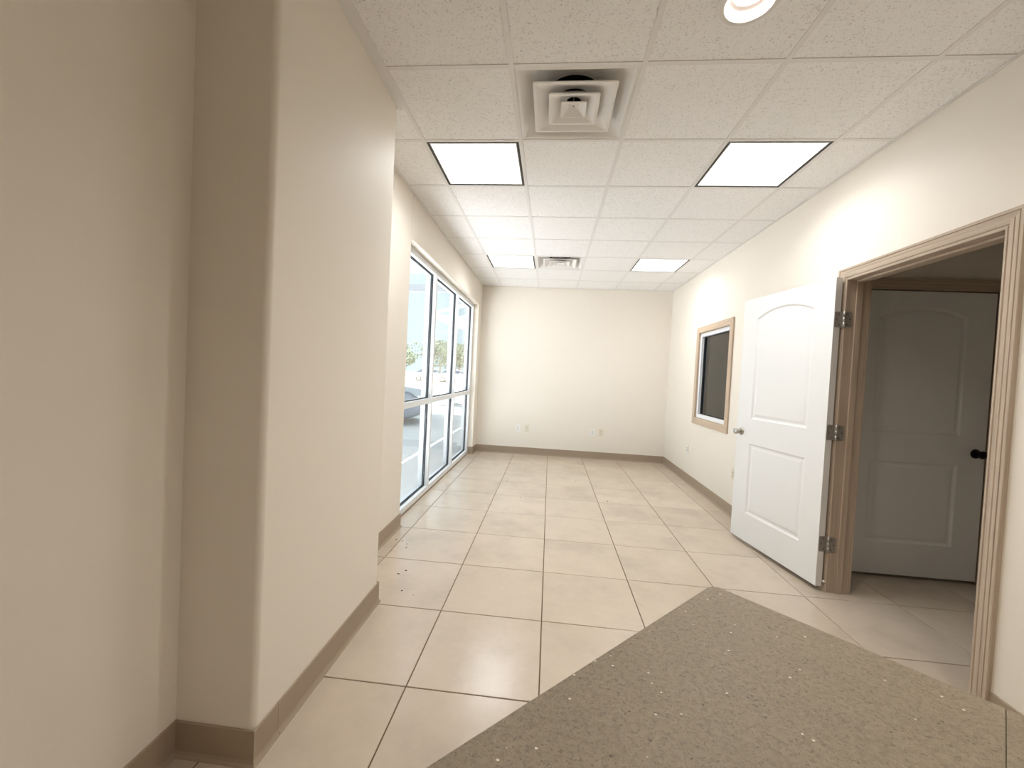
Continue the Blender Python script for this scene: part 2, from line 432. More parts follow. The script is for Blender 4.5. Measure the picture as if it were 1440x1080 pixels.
for j in range(-6, 9):      # cross tees, one between each pair of runners
    y = j * T
    for i in range(-1, 5):
        x0 = XL if i == -1 else i * T + TB; x1 = XR if i == 4 else (i + 1) * T - TB
        if i == -1 and PY0 < y < PY1: x0 = PX1
        if x1 - x0 < 0.015: continue
        cx = (x0 + x1) / 2; hw = (x1 - x0) / 2
        bb = MB().box(-hw, hw, -TB, TB, -0.0006, 0.0016).box(-hw, hw, -0.0015, 0.0015, 0.0016, 0.036)
        bb.build('cross_tee', MT['tee'], ce, (cx, y, 0))
def angle_strip(x0, x1, y0, y1):
    cx, cy = (x0 + x1) / 2, (y0 + y1) / 2
    MB().box(x0 - cx, x1 - cx, y0 - cy, y1 - cy, -0.0014, 0.0014).build('wall_angle', MT['tee'], ce, (cx, cy, 0))
AW = 0.020
angle_strip(XR - AW, XR, YF, YB); angle_strip(XL, XR, YB - AW, YB); angle_strip(XL, XL + AW, PY1, YB); angle_strip(XL, XL + AW, YF, PY0)
angle_strip(PX1, PX1 + 0.0335, PY0, PY1); angle_strip(XL, PX1 + AW, PY1, PY1 + AW); angle_strip(XL, PX1 + AW, PY0 - AW, PY0)

# ------------------------------------------------------------------ light panels
def sqr(h, z): return [(-h, -h, z), (h, -h, z), (h, h, z), (-h, h, z)]
def light_panel(i, j, label):
    t = empty('ceiling_light', ((i + 0.5) * T, (j - 0.5) * T, H)); tag(t, label, 'ceiling light', 'lit square ceiling panels')
    h = T / 2 - TB
    MB().rings([sqr(h + 0.008, 0.0035), sqr(h - 0.017, 0.0035), sqr(h - 0.017, 0.010)]).rings(
        [sqr(h + 0.008, 0.0035), sqr(h + 0.008, 0.075), sqr(0.05, 0.09)], True, False, True).build('housing', MT['dark_gap'], t)
    MB().rings([sqr(h - 0.0165, 0.008), sqr(h - 0.0165, 0.0015), sqr(h - 0.022, 0.0008), sqr(h - 0.022, 0.004)]).build('lens_frame', MT['white_metal'], t)
    MB().rings([sqr(h - 0.0225, 0.0025), sqr(h - 0.05, 0.0022)], True, False, True).build('lens', MT['panel'], t)
    ld = bpy.data.lights.new('panel_beam', 'AREA'); ld.shape = 'SQUARE'; ld.size = 2 * h - 0.06; ld.energy = PANEL_WATTS
    ld.color = (0.93, 0.97, 1.0); ld.spread = R(150)
    lo = obj('panel_beam', ld, t, (0, 0, -0.002))
light_panel(0, 2, 'lit square panel light nearest the pilaster')
light_panel(3, 2, 'lit square panel light nearest the open doorway')
light_panel(0, 6, 'small far lit panel light beside the window wall')
light_panel(3, 6, 'small far lit panel light towards the right wall')

# ------------------------------------------------------------------ air diffusers
def rsq(h, r, z, seg=5):
    return [(x, y, z) for x, y in round_rect(-h, h, -h, h, r, (1, 1, 1, 1))]
def diffuser(i, j, label):
    t = empty('air_diffuser', ((i + 0.5) * T, (j - 0.5) * T, H)); tag(t, label, 'air vent', 'square ceiling air diffusers')
    h = T / 2 - TB + 0.004; N = 64
    def lp(hh, z, k):      # loop blending a square (k=0) into a circle (k=1)
        out = []
        for q in range(N):
            a = 2 * math.pi * q / N; c, s = math.cos(a), math.sin(a); m_ = max(abs(c), abs(s))
            w = (1 - k) / m_ + k
            out.append((hh * c * w, hh * s * w, z))
        return out
    pan = MB().rings([lp(h, 0.003, 0), lp(h - 0.020, 0.0015, 0), lp(h - 0.028, 0.006, 0)])
    pan.rings([lp(h - 0.028, 0.006, 0), lp(0.225, 0.050, 0.12), lp(0.18, 0.066, 0.6), lp(0.142, 0.072, 1.0), lp(0.137, 0.085, 1.0)], smooth=True)
    pan.build('pan', MT['diff'], t)
    MB().rings([lp(0.1372, 0.082, 1.0), lp(0.1372, 0.19, 1.0)], True, False, True).build('duct_neck', MT['duct'], t)
    def cone(hh, z, hin, zin, name):
        o = MB().rings([rsq(hin, hin * 0.92, zin + 0.0015), rsq(hh * 0.99, 0.014, z + 0.005), rsq(hh, 0.014, z + 0.003), rsq(hh, 0.014, z + 0.0005), rsq(hh - 0.004, 0.012, z - 0.001),
                        rsq(hh - 0.016, 0.010, z), rsq(hin + 0.010, hin * 0.92, zin - 0.002), rsq(hin, hin * 0.92, zin)]).build(name, MT['diff'], t)
        return o
    cone(0.208, -0.006, 0.080, 0.048, 'outer_cone')
    cone(0.130, -0.010, 0.038, 0.032, 'middle_cone')
    o = MB().rings([rsq(0.066, 0.008, -0.0075), rsq(0.067, 0.008, -0.010), rsq(0.065, 0.008, -0.012), rsq(0.058, 0.006, -0.011), rsq(0.026, 0.003, 0.009), rsq(0.004, 0.001, 0.012)], True, False, True).build('centre_cone', MT['diff'], t)
    MB().lathe([(0.004, 0.006), (0.004, 0.0125)], 10, cap0=True).build('screw', MT['steel'], o)
    s = MB()
    for sx in (-1, 1):
        s.box(sx * 0.10 - 0.004, sx * 0.10 + 0.004, -0.17, 0.17, 0.082, 0.085)
        s.box(sx * 0.10 - 0.003, sx * 0.10 + 0.003, -0.003, 0.003, 0.05, 0.084)
    s.box(-0.11, 0.11, -0.004, 0.004, 0.086, 0.089).box(-0.003, 0.003, -0.003, 0.003, 0.013, 0.088)
    s.build('spring_bracket', MT['steel'], t)
diffuser(1, 1, 'large square air diffuser with nested cones between the near ceiling tiles')
diffuser(1, 6, 'small far air diffuser between the two distant ceiling lights')

# ------------------------------------------------------------------ recessed downlight
def downlight(j, label):
    t = empty('downlight', (DLX[j], DLY[j], H)); tag(t, label, 'downlight', 'recessed round downlights')
    MB().lathe([(0.112, 0.0015), (0.111, -0.002), (0.104, -0.0045), (0.088, -0.005), (0.083, -0.001), (0.082, 0.004)], 48).build('trim_ring', MT['white_metal'], t)
    MB().lathe([(0.082, 0.003), (0.078, 0.012), (0.068, 0.028), (0.060, 0.038)], 48).build('reflector_cone', MT['reflector'], t)
    MB().lathe([(0.061, 0.038), (0.055, 0.036), (0.030, 0.0345), (0.002, 0.034)], 40, cap1=True).build('lamp', MT['lamp'], t)
    ld = bpy.data.lights.new('downlight_beam', 'AREA'); ld.shape = 'DISK'; ld.size = 0.11; ld.energy = DOWNLIGHT_WATTS
    ld.color = (1.0, 0.95, 0.88); ld.spread = R(145); obj('downlight_beam', ld, t, (0, 0, 0.033))
    MB().lathe([(0.084, 0.003), (0.084, 0.13)], 24, cap1=True).build('can', MT['duct'], t)
downlight(0, 'round recessed downlight with white trim at the top of the photo')
downlight(-2, 'unseen round downlight added above the angled countertop to light the foreground')  # this and the next are unseen fixtures added to brighten the foreground
downlight(-4, 'unseen round downlight added behind the countertop to light the foreground')

# ------------------------------------------------------------------ baseboards
BH = 0.118
BPROF = [(0, 0), (0.016, 0), (0.0155, 0.003), (0.010, 0.010), (0.0065, 0.020), (0.006, BH - 0.003), (0.004, BH), (0, BH)]
def run(path, parent, name='base_strip'):
    """cove base along a wall line; the room lies to the left of the direction of travel"""
    P = [Vector(p) for p in path]; L = []
    for k, p in enumerate(P):
        d0 = (P[k] - P[k - 1]).normalized() if k else None
        d1 = (P[k + 1] - P[k]).normalized() if k < len(P) - 1 else None
        n0 = Vector((-d0.y, d0.x)) if d0 else None; n1 = Vector((-d1.y, d1.x)) if d1 else None
        if n0 and n1:
            m_ = (n0 + n1).normalized(); m_ = m_ / max(0.3, m_.dot(n0))
        else: m_ = n0 or n1
        L.append([(p.x + m_.x * w, p.y + m_.y * w, z) for w, z in BPROF])
    return MB().rings(L, True, True, True).build(name, MT['base'], parent)
r2 = 0.012
bl = empty('baseboard_left'); struct(bl, 'taupe vinyl cove base along the left wall and pilaster')
run([(XL, YB), (XL, WY1), (XL - 0.075, WY1)], bl)
run([(XL - 0.075, WY0), (XL, WY0), (XL, PY1)], bl)
run([(XL, PY1), (PX1, PY1), (PX1, PY0 + 0.115)], bl)
run([(PX1, PY0 + 0.114), (PX1, PY0), (XL, PY0)], bl)
run([(XL, PY0), (XL, YF)], bl)
bb_ = empty('baseboard_back'); struct(bb_, 'taupe vinyl cove base along the end wall'); run([(XR, YB), (XL, YB)], bb_)
br = empty('baseboard_right'); struct(br, 'taupe vinyl cove base along the right wall')
run([(XR, DY1 + 0.083), (XR, YB)], br); run([(XR, YF), (XR, DY0 - 0.075)], br)

# ------------------------------------------------------------------ storefront window
w1 = empty('window_1', (XG, (WY0 + WY1) / 2, 0)); struct(w1, 'white framed storefront window of six panes in the left wall')
def wbox(name, mat, x0, x1, y0, y1, z0, z1, parent=w1, bevel=0.0015):
    o = boxo(name, mat, (x0, x1, y0, y1, z0, z1), None, bevel, 1)
    o.parent = parent; o.location = Vector(o.location) - (w1.location if parent is w1 else Vector(parent_abs[parent.name])); return o
parent_abs = {}
XO = XG - 0.115            # outer face of frame
GX = XG - 0.050            # glass plane
fw = 0.050
YM = [WY0, 2.43, 3.485, WY1]
ZM0, ZM1 = 0.968, 1.022
ZS = 0.0
wbox('sill_rail', MT['alu'], XO, XG, WY0, WY1, ZS, 0.062)
wbox('sill_trim', MT['base'], XG, XG + 0.006, WY0, WY1, 0.0, 0.014)
wbox('head_rail', MT['alu'], XO, XG, WY0, WY1, WZ - 0.055, WZ)
wbox('jamb', MT['alu'], XO, XG, WY0, WY0 + fw, 0.062, WZ - 0.055)
wbox('jamb', MT['alu'], XO, XG, WY1 - fw, WY1, 0.062, WZ - 0.055)
for y in YM[1:3]: wbox('mullion', MT['alu'], XO, XG, y - fw / 2, y + fw / 2, 0.062, WZ - 0.055)
for k in range(3):
    y0 = YM[k] + (fw if k == 0 else fw / 2); y1 = YM[k + 1] - (fw if k == 2 else fw / 2)
    wbox('transom', MT['alu'], XO, XG, y0, y1, ZM0, ZM1)
    for z0, z1 in ((0.062, ZM0), (ZM1, WZ - 0.055)):
        p = wbox('pane', MT['glass'], GX - 0.003, GX + 0.003, y0 + 0.002, y1 - 0.002, z0 + 0.002, z1 - 0.002, bevel=0)
        gk = 0.008
        bb = MB()
        for s in (-1, 1):
            xa, xb = (GX + 0.0032, GX + 0.013) if s > 0 else (GX - 0.013, GX - 0.0032)
            bb.box(xa, xb, y0, y0 + gk, z0, z1).box(xa, xb, y1 - gk, y1, z0, z1).box(xa, xb, y0 + gk, y1 - gk, z0, z0 + gk).box(xa, xb, y0 + gk, y1 - gk, z1 - gk, z1)
        o = bb.build('gasket', MT['gasket'], p); o.location = -(w1.location + p.location)

# ------------------------------------------------------------------ doorway trim
CW = 0.078
CPROF = [(0.0, 0.0), (0.0, 0.0095), (0.002, 0.011), (0.010, 0.0115), (0.0125, 0.0085), (0.016, 0.0085), (0.019, 0.0125), (0.030, 0.0145), (0.037, 0.0155), (0.039, 0.0130),
         (0.042, 0.0135), (0.050, 0.0165), (0.058, 0.0175), (0.0600, 0.0145), (0.0625, 0.0145), (0.0645, 0.0190), (0.076, 0.0195), (0.078, 0.0175), (0.078, 0.0)]
def door_casing(parent, a0, a1, zt, place, mats):
    """three mitred casing strips; place(a, t, z) maps along-wall, off-wall, height to a point"""
    l1 = [[place(a0 - w, t_, 0) for w, t_ in CPROF], [place(a0 - w, t_, zt + w) for w, t_ in CPROF]]
    l2 = [[place(a0 - w, t_, zt + w) for w, t_ in CPROF], [place(a1 + w, t_, zt + w) for w, t_ in CPROF]]
    l3 = [[place(a1 + w, t_, 0) for w, t_ in CPROF], [place(a1 + w, t_, zt + w) for w, t_ in CPROF]]
    MB().rings(l1, True, True, True).build('casing_side', mats[0], parent)
    MB().rings(l2, True, True, True).build('casing_head', mats[1], parent)
    MB().rings(l3, True, True, True).build('casing_side', mats[0], parent)
t1 = empty('trim_1'); struct(t1, 'taupe stained fluted casing and jamb around the open doorway')
door_casing(t1, DY0 + 0.002, DY1 - 0.002, DZ, lambda a, t_, z: (XR - t_, a, z), (MT['wood_z'], MT['wood_y']))
door_casing(t1, DY0 + 0.002, DY1 - 0.002, DZ, lambda a, t_, z: (XR + WR + t_, a, z), (MT['wood_z'], MT['wood_y']))
JT = 0.0195
boxo('jamb_side', MT['wood_z'], (XR, XR + WR, DY1, DY1 + JT, 0, DZ), t1); boxo('jamb_side', MT['wood_z'], (XR, XR + WR, DY0 - JT, DY0, 0, DZ), t1)
boxo('jamb_head', MT['wood_y'], (XR, XR + WR, DY0 - JT, DY1 + JT, DZ, DZ + JT), t1)
SX0, SX1 = XR + 0.048, XR + 0.085
boxo('stop', MT['wood_z'], (SX0, SX1, DY1 - 0.011, DY1, 0, DZ), t1, 0.002); boxo('stop', MT['wood_z'], (SX0, SX1, DY0, DY0 + 0.011, 0, DZ), t1, 0.002)
boxo('stop', MT['wood_y'], (SX0, SX1, DY0 + 0.011, DY1 - 0.011, DZ - 0.011, DZ), t1, 0.002)

t2 = empty('trim_2'); struct(t2, 'dark stained casing over the closed hallway door')
door_casing(t2, HX0 - 0.006, HX1 + 0.012, 2.062, lambda a, t_, z: (a, YH - t_, z), (MT['wood_z'], MT['wood_x']))
boxo('jamb_side', MT['wood_z'], (HX0 - 0.02, HX0 - 0.004, YH + 0.001, YH + 0.13, 0, 2.062), t2); boxo('jamb_side', MT['wood_z'], (HX1 + 0.012, HX1 + 0.02, YH + 0.001, YH + 0.13, 0, 2.062), t2)
boxo('jamb_head', MT['wood_x'], (HX0 - 0.02, HX1 + 0.02, YH + 0.001, YH + 0.13, 2.064, 2.08), t2)

# ------------------------------------------------------------------ moulded two panel doors
DW, DH, DTH = 0.908, 2.028, 0.044
def panel_loop(kind, d, y):
    x0, x1 = 0.160 + d, 0.738 - d
    if kind == 'low':
        z0, z1 = 0.232 + d, 0.817 - d; N = 12
        top = [(x1 + (x0 - x1) * q / N, z1) for q in range(N + 1)]
    else:
        z0 = 1.022 + d; zs, zp = 1.854, 1.922
        hw = (0.738 - 0.160) / 2; rise = zp - zs; rad = (hw * hw + rise * rise) / (2 * rise); cz = zp - rad; N = 12
        hx = hw - d; a = math.asin(hx / (rad - d)); cx = 0.449
        top = [(cx + (rad - d) * math.sin(a - 2 * a * q / N), cz + (rad - d) * math.cos(a - 2 * a * q / N)) for q in range(N + 1)]
    return [(x, y, z) for x, z in [(x0, z0), (x1, z0)] + top]
PP = [(0.0, 0.0), (0.004, 0.0025), (0.012, 0.0085), (0.020, 0.0095), (0.026, 0.0085), (0.040, 0.0045), (0.044, 0.0040)]
def leaf_meshes():
    bm = bmesh.new()
    for s, y in ((0, 0.0), (1, DTH)):
        loops = [[(0, y, 0), (DW, y, 0), (DW, y, DH), (0, y, DH)], panel_loop('low', 0, y), panel_loop('high', 0, y)]
        es = []
        for L in loops:
            vs_ = [bm.verts.new(p) for p in L]
            es += [bm.edges.new((vs_[k], vs_[(k + 1) % len(vs_)])) for k in range(len(vs_))]
        bmesh.ops.triangle_fill(bm, use_beauty=True, use_dissolve=False, edges=es)
    # remove anything filled inside the panel openings
    def inside(p):
        x, z = p.x, p.z
        return 0.17 < x < 0.73 and (0.24 < z < 0.81 or 1.03 < z < 1.853)
    bmesh.ops.delete(bm, geom=[f for f in bm.faces if inside(f.calc_center_median()) and all(0.155 < v.co.x < 0.743 for v in f.verts) and
                               (all(v.co.z < 0.82 and v.co.z > 0.2 for v in f.verts) or all(1.0 < v.co.z < 1.95 for v in f.verts))], context='FACES')
    me = bpy.data.meshes.new('leaf'); bm.to_mesh(me); bm.free()
    mb = MB(); mb.add([v.co for v in me.vertices], [tuple(p.vertices) for p in me.polygons])
    mb.rings([[(0, y, 0), (DW, y, 0), (DW, y, DH), (0, y, DH)] for y in (0, DTH)])
    leaf = mb.mesh('leaf', MT['door'])
    pans = {}
    for kind in ('low', 'high'):
        bb = MB()
        for s in (0, 1):
            L = [panel_loop(kind, d, dep if s == 0 else DTH - dep) for d, dep in PP]
            bb.rings(L, True, False, True)
        pans[kind] = bb.mesh('panel', MT['door'])
    return leaf, pans
LEAF, PANS = leaf_meshes()
def hinge(parent, bar, pts_jamb, pts_edge, z, mat):
    """barrel plus two plates; each plate follows a short bent line (2d, door space) that starts at the barrel"""
    hg = empty('hinge', (bar[0], bar[1], z), parent=parent); hh = 0.050
    MB().lathe([(0.0065, -hh), (0.0065, -0.018)], 14, cap0=True, cap1=True).lathe([(0.0065, -0.016), (0.0065, 0.016)], 14, cap0=True, cap1=True).lathe(
        [(0.0065, 0.018), (0.0065, hh)], 14, cap0=True, cap1=True).lathe([(0.003, -hh - 0.004), (0.0045, -hh), (0.0045, hh), (0.003, hh + 0.004)], 10, cap0=True, cap1=True).build('barrel', mat, hg)
    for pts in (pts_jamb, pts_edge):
        P = [Vector(q) - Vector(bar) for q in pts]; d = (P[-1] - P[-2]).normalized(); nn = Vector((-d.y, d.x)); ln = (P[-1] - P[-2]).length
        bb = MB(); o = 0.0012
        if len(P) > 2: bb.box(min(P[0].x, P[1].x), max(P[0].x, P[1].x), P[0].y - o, P[0].y + o, -hh, hh)
        prof = [(0, -hh), (ln - 0.008, -hh), (ln - 0.002, -hh + 0.003), (ln, -hh + 0.009), (ln, hh - 0.009), (ln - 0.002, hh - 0.003), (ln - 0.008, hh), (0, hh)]
        p0 = P[-2]
        bb.rings([[(p0.x + d.x * w + nn.x * k, p0.y + d.y * w + nn.y * k, zz) for w, zz in prof] for k in (-o, o)], True, True, True)
        pl = bb.build('hinge_plate', mat, hg)
        sc = MB()
        for w, zz in ((0.35 * ln, -0.034), (0.72 * ln, 0.0), (0.4 * ln, 0.034)):
            for k in (-0.0016, 0.0016):
                sc.add([(p0.x + d.x * (w + 0.0038 * math.cos(q)) + nn.x * k, p0.y + d.y * (w + 0.0038 * math.cos(q)) + nn.y * k, zz + 0.0038 * math.sin(q)) for q in [2 * math.pi * e / 10 for e in range(10)]], [tuple(range(10))])
        obj('screw', sc.mesh('screw', MT['hole'], fix=False), hg)
    return hg
def knob(parent, x, y, z, sgn, mat):
    k = MB().lathe([(0.0105, 0.0), (0.0105, sgn * 0.026), (0.013, sgn * 0.031), (0.0225, sgn * 0.037), (0.0268, sgn * 0.046), (0.0268, sgn * 0.054), (0.023, sgn * 0.061), (0.012, sgn * 0.0645), (0.001, sgn * 0.065)], 28, 'y', cap1=True).build('knob', mat, parent, (x, y, z))
    MB().lathe([(0.033, 0.0), (0.0325, sgn * 0.004), (0.028, sgn * 0.009), (0.016, sgn * 0.0125), (0.010, sgn * 0.013)], 28, 'y').build('rose', mat, k)
    return k
def make_door(name, loc, rotz, label, kmat):
    t = empty(name, loc, (0, 0, rotz)); struct(t, label)
    obj('leaf', LEAF, t); obj('panel', PANS['low'], t); obj('panel', PANS['high'], t)
    knob(t, 0.846, 0.0, 0.905, -1, kmat); knob(t, 0.846, DTH, 0.905, 1, kmat)
    boxo('latch_plate', kmat, (DW - 0.0005, DW + 0.0012, 0.009, 0.035, 0.88, 0.937), t)
    return t

# door_1: local x runs from hinge to free edge, local +y is the side seen in the photo
dx, dy = Vector((-0.1785, 0.9839)), Vector((-0.9839, -0.1785))
DO = Vector((2.7215, 0.9270))
d1 = make_door('door_1', (DO.x, DO.y, 0.032), math.atan2(dx.y, dx.x), 'white two panel arched door standing open against the right wall', MT['nickel'])
def loc(p):
    q = Vector(p) - DO; return (q.dot(dx), q.dot(dy))
bar = loc((2.7335, DY1 - 0.0035))
for z in (1.757, 1.020, 0.283):
    hinge(d1, bar, [bar, loc((XR + 0.034, DY1 - 0.0015))], [bar, (-0.0016, bar[1]), (-0.0016, DTH - 0.004)], z, MT['steel'])
b = MB().lathe([(0.004, 0), (0.004, 0.028)], 10, 'x', cap0=True).lathe([(0.008, -0.004), (0.009, 0.0), (0.008, 0.004)], 12, 'x', cap0=True, cap1=True)
b.build('door_stop', MT['plate_w'], d1, (-0.012, -0.004, 0.036))
d2 = make_door('door_2', (HX0, YH + 0.004, 0.026), 0, 'dim two panel arched door closed at the end of the hallway', MT['bronze'])

# ------------------------------------------------------------------ interior window in the right wall
w2 = empty('window_2'); struct(w2, 'interior window with pale wood trim and white frame on the right wall')
def strip4(name, mats, y0, y1, z0, z1, w, xa, xb, parent, bevel=0.0):
    """four mitred strips of width w around the opening y0..y1, z0..z1 (outwards for w>0)"""
    A = [(y0, z0), (y1, z0), (y1, z1), (y0, z1)]; Bq = [(y0 - w, z0 - w), (y1 + w, z0 - w), (y1 + w, z1 + w), (y0 - w, z1 + w)]
    for k in range(4):
        j = (k + 1) % 4; q = [A[k], A[j], Bq[j], Bq[k]]
        MB().rings([[(x, y, z) for y, z in q] for x in (xa, xb)], True, True, True).build(name, mats[k % 2], parent, bevel=bevel, seg=1)
strip4('casing', (MT['sash_y'], MT['sash_z']), IY0 + 0.003, IY1 - 0.003, IZ0 + 0.003, IZ1 - 0.003, 0.076, XR - 0.018, XR, w2, 0.0025)
strip4('liner', (MT['sash_y'], MT['sash_z']), IY0 + 0.006, IY1 - 0.006, IZ0 + 0.006, IZ1 - 0.006, 0.006, XR, XR + WR, w2)
strip4('frame', (MT['vinyl'], MT['vinyl']), IY0 + 0.052, IY1 - 0.052, IZ0 + 0.052, IZ1 - 0.052, 0.045, XR + 0.006, XR + 0.075, w2, 0.003)
strip4('gasket', (MT['gasket'], MT['gasket']), IY0 + 0.064, IY1 - 0.064, IZ0 + 0.060, IZ1 - 0.060, 0.010, XR + 0.036, XR + 0.066, w2)
MB().box(XR + 0.049, XR + 0.053, IY0 + 0.055, IY1 - 0.055, IZ0 + 0.055, IZ1 - 0.055).build('pane', MT['glass_in'], w2)

# ------------------------------------------------------------------ outlets
def outlet(loc_, rotz, mat, label, kind='duplex'):
    """a wall plate; local -y looks into the room"""
    t = empty('wall_outlet', loc_, (0, 0, rotz)); tag(t, label, 'outlet', 'wall outlets')
    MB().box(-0.036, 0.036, -0.006, 0.0, -0.058, 0.058).build('plate', mat, t, bevel=0.004)
    if kind == 'duplex':
        for s in (-1, 1):
            f_ = MB().rings([[(x, -0.006, z) for x, z in round_rect(-0.0165, 0.0165, -0.014, 0.014, 0.007, (1, 1, 1, 1))], [(x, -0.0085, z) for x, z in round_rect(-0.016, 0.016, -0.0135, 0.0135, 0.007, (1, 1, 1, 1))]], True, False, True).build('socket', mat, t, (0, 0, s * 0.0195))
            q = MB().box(-0.0075, -0.0055, -0.0095, -0.008, -0.003, 0.006).box(0.0055, 0.0075, -0.0095, -0.008, -0.002, 0.005).box(-0.002, 0.002, -0.0095, -0.008, -0.0095, -0.0055)
            q.build('slot', MT['hole'], f_)
    else:
        for s in (-1, 1):
            f_ = boxo('jack', mat, (-0.0085, 0.0085, -0.0095, -0.006, s * 0.016 - 0.0085, s * 0.016 + 0.0085), t, 0.001)
            MB().box(-0.0055, 0.0055, -0.0045, -0.0017, 0.004, 0.0125).build('port', MT['hole'], f_)
    MB().lathe([(0.0035, -0.006), (0.0032, -0.0078), (0.001, -0.008)], 10, 'y', cap1=True).build('screw', MT['steel'], t)
outlet((0.374, YB, 0.430), 0, MT['plate_w'], 'white data plate, leftmost on the end wall', 'jack')
outlet((0.530, YB, 0.436), 0, MT['plate_i'], 'ivory outlet just right of the leftmost white plate on the end wall')
outlet((1.599, YB, 0.432), 0, MT['plate_w'], 'white data plate, left one of the right-hand pair on the end wall', 'jack')
outlet((1.737, YB, 0.440), 0, MT['plate_i'], 'ivory outlet, rightmost on the end wall')
outlet((XR, 3.729, 0.437), -math.pi / 2, MT['plate_w'], 'white plate on the right wall below the interior window', 'jack')
outlet((XR, 2.350, 0.432), -math.pi / 2, MT['plate_i'], 'ivory outlet on the right wall beside the edge of the open door')

# ------------------------------------------------------------------ counter set at forty five degrees
CO = Vector((1.230, -1.036)); CZ = 0.910; CTH = 0.040; CD = 0.80
ca, cb = Vector((-0.7071, -0.7071)), Vector((0.7071, -0.7071))
def AB(a, b_): q = CO + ca * a + cb * b_; return (q.x, q.y)
ct = empty('countertop', (CO.x, CO.y, CZ)); tag(ct, 'speckled taupe laminate countertop jutting into the foreground', 'countertop')
def slab(poly, name):
    o = MB().prism([(x - CO.x, y - CO.y) for x, y in poly], -CTH, 0).build(name, MT['counter'], ct, bevel=0.0018, seg=2); return o
rr = 0.022; corner = []
for q in range(7):
    an = R(90 * q / 6); corner.append(AB(rr - rr * math.sin(an), rr - rr * math.cos(an)))
slab([AB(CD, 0.0)] + corner[::1] + [AB(0, 0.3975), AB(CD, 0.3975)], 'top_section')
bw = (XR - 0.002 - CO.x) / 0.7071
slab([AB(0, 0.3977), AB(0, bw), AB(CD, bw + CD), AB(CD, 0.3977)], 'top_section')
base = empty('counter_base', (CO.x, CO.y, 0)); tag(base, 'taupe laminate cabinet base under the angled countertop', 'cabinet')
def body(a0, a1, b0, b1, z0, z1, mat, name, wall=False, bevel=0.002):
    pts = [AB(a0, b0), AB(a0, (bw - 0.03 + a0) if wall else b1), AB(a1, (bw - 0.03 + a1) if wall else b1), AB(a1, b0)]
    return MB().prism([(x - CO.x, y - CO.y) for x, y in pts], z0, z1).build(name, mat, base, bevel=bevel, seg=1)
body(0.05, CD - 0.04, 0.05, 0, 0.10, CZ - CTH, MT['counter'], 'carcass', True)
body(0.10, CD - 0.09, 0.10, 0, 0.0, 0.10, MT['base'], 'toe_kick', True)
for k in range(4):
    b0 = 0.06 + k * 0.50
    body(CD - 0.04, CD - 0.022, b0, b0 + 0.49, 0.12, CZ - CTH - 0.02, MT['counter'], 'door')

# ------------------------------------------------------------------ crumbs on the floor
cr = MB(); rc = random.Random(3)
spots = [(0.59, 3.75), (0.40, 3.05), (0.62, 2.45), (1.55, 2.55), (1.78, 2.45), (1.95, 1.62), (1.25, 3.3), (-0.19, 1.10), (-0.15, 1.06), (-0.13, 1.0), (-0.21, 0.93), (-0.05, 0.62), (-0.02, 0.66), (0.05, 0.42), (0.12, 0.40), (-0.26, 1.12)]
for x, y in spots:
    for q in range(rc.choice((1, 1, 2))):
        px_, py_ = x + rc.uniform(-0.012, 0.012), y + rc.uniform(-0.012, 0.012); s_ = rc.uniform(0.003, 0.0065); a = rc.uniform(0, 3)
        L = [[(px_ + s_ * k * math.cos(a + 2 * math.pi * e / 5) * rc.uniform(0.7, 1.3), py_ + s_ * k * math.sin(a + 2 * math.pi * e / 5) * 0.7, z) for e in range(5)] for k, z in ((1, 0.0002), (0.9, 0.002), (0.4, 0.0035))]
        cr.rings(L, True, True, True)
co = cr.build('floor_crumbs', MT['crumb']); tag(co, 'tiny brown crumbs scattered over the floor tiles', 'crumbs', None, 'stuff')

# ------------------------------------------------------------------ outside
GZ = -0.06
def ground(name, x0, x1, y0, y1, z0, z1, mat, label):
    return struct(boxo(name, mat, (x0, x1, y0, y1, z0, z1)), label)
ground('ground_walk', -3.2, XL - TW + 0.005, -6, 14, -0.3, -0.02, MT['concrete'], 'pale concrete walk along the storefront')
ground('ground_parking', -60, 40, -30, 24, -0.5, GZ, MT['asphalt'], 'sunlit pale parking lot')
ground('ground_kerb', -60, 40, 24, 24.35, -0.3, 0.06, MT['concrete'], 'concrete kerb at the edge of the parking lot')
ground('ground_road', -60, 40, 24.35, 33, -0.5, GZ - 0.03, MT['asphalt'], 'grey road beyond the kerb')
ground('ground_field', -160, 120, 33, 190, -0.6, GZ, MT['field'], 'dry tan field beyond the road')
# porch canopy over the walk: white beams and sloped sheets
cp = empty('canopy', (-2.2, 6.0, 0)); tag(cp, 'white metal canopy with beams and sloped sheets outside the window', 'canopy')
def cpart(name, mb, mat='roofw'):
    o = mb.build(name, MT[mat], cp); o.location = -cp.location; return o
cpart('cross_beam', MB().bar((-0.56, 6.3, 2.98), (-5.2, 6.3, 2.98), 0.12, 0.14))
for x, y in ((-5.1, 6.3), (-0.75, 10.8), (-0.75, 12.6)):
    cpart('post', MB().box(x - 0.06, x + 0.06, y - 0.06, y + 0.06, GZ, 2.92 if y < 7 else 3.70))
cpart('edge_beam', MB().bar((-5.1, 1.0, 3.10), (-5.1, 7.2, 3.10), 0.1, 0.16))
for y in (10.8, 12.6):
    cpart('strut', MB().bar((-2.80, y, 3.14), (-0.70, y, 3.72), 0.07, 0.09))
cpart('roof_sheet', MB().add([(-0.56, 0.6, 3.75), (-0.56, 7.4, 3.75), (-5.4, 7.4, 3.2), (-5.4, 0.6, 3.2), (-0.56, 0.6, 3.79), (-0.56, 7.4, 3.79), (-5.4, 7.4, 3.24), (-5.4, 0.6, 3.24)],
                             [(0, 3, 2, 1), (4, 5, 6, 7), (0, 1, 5, 4), (1, 2, 6, 5), (2, 3, 7, 6), (3, 0, 4, 7)]))
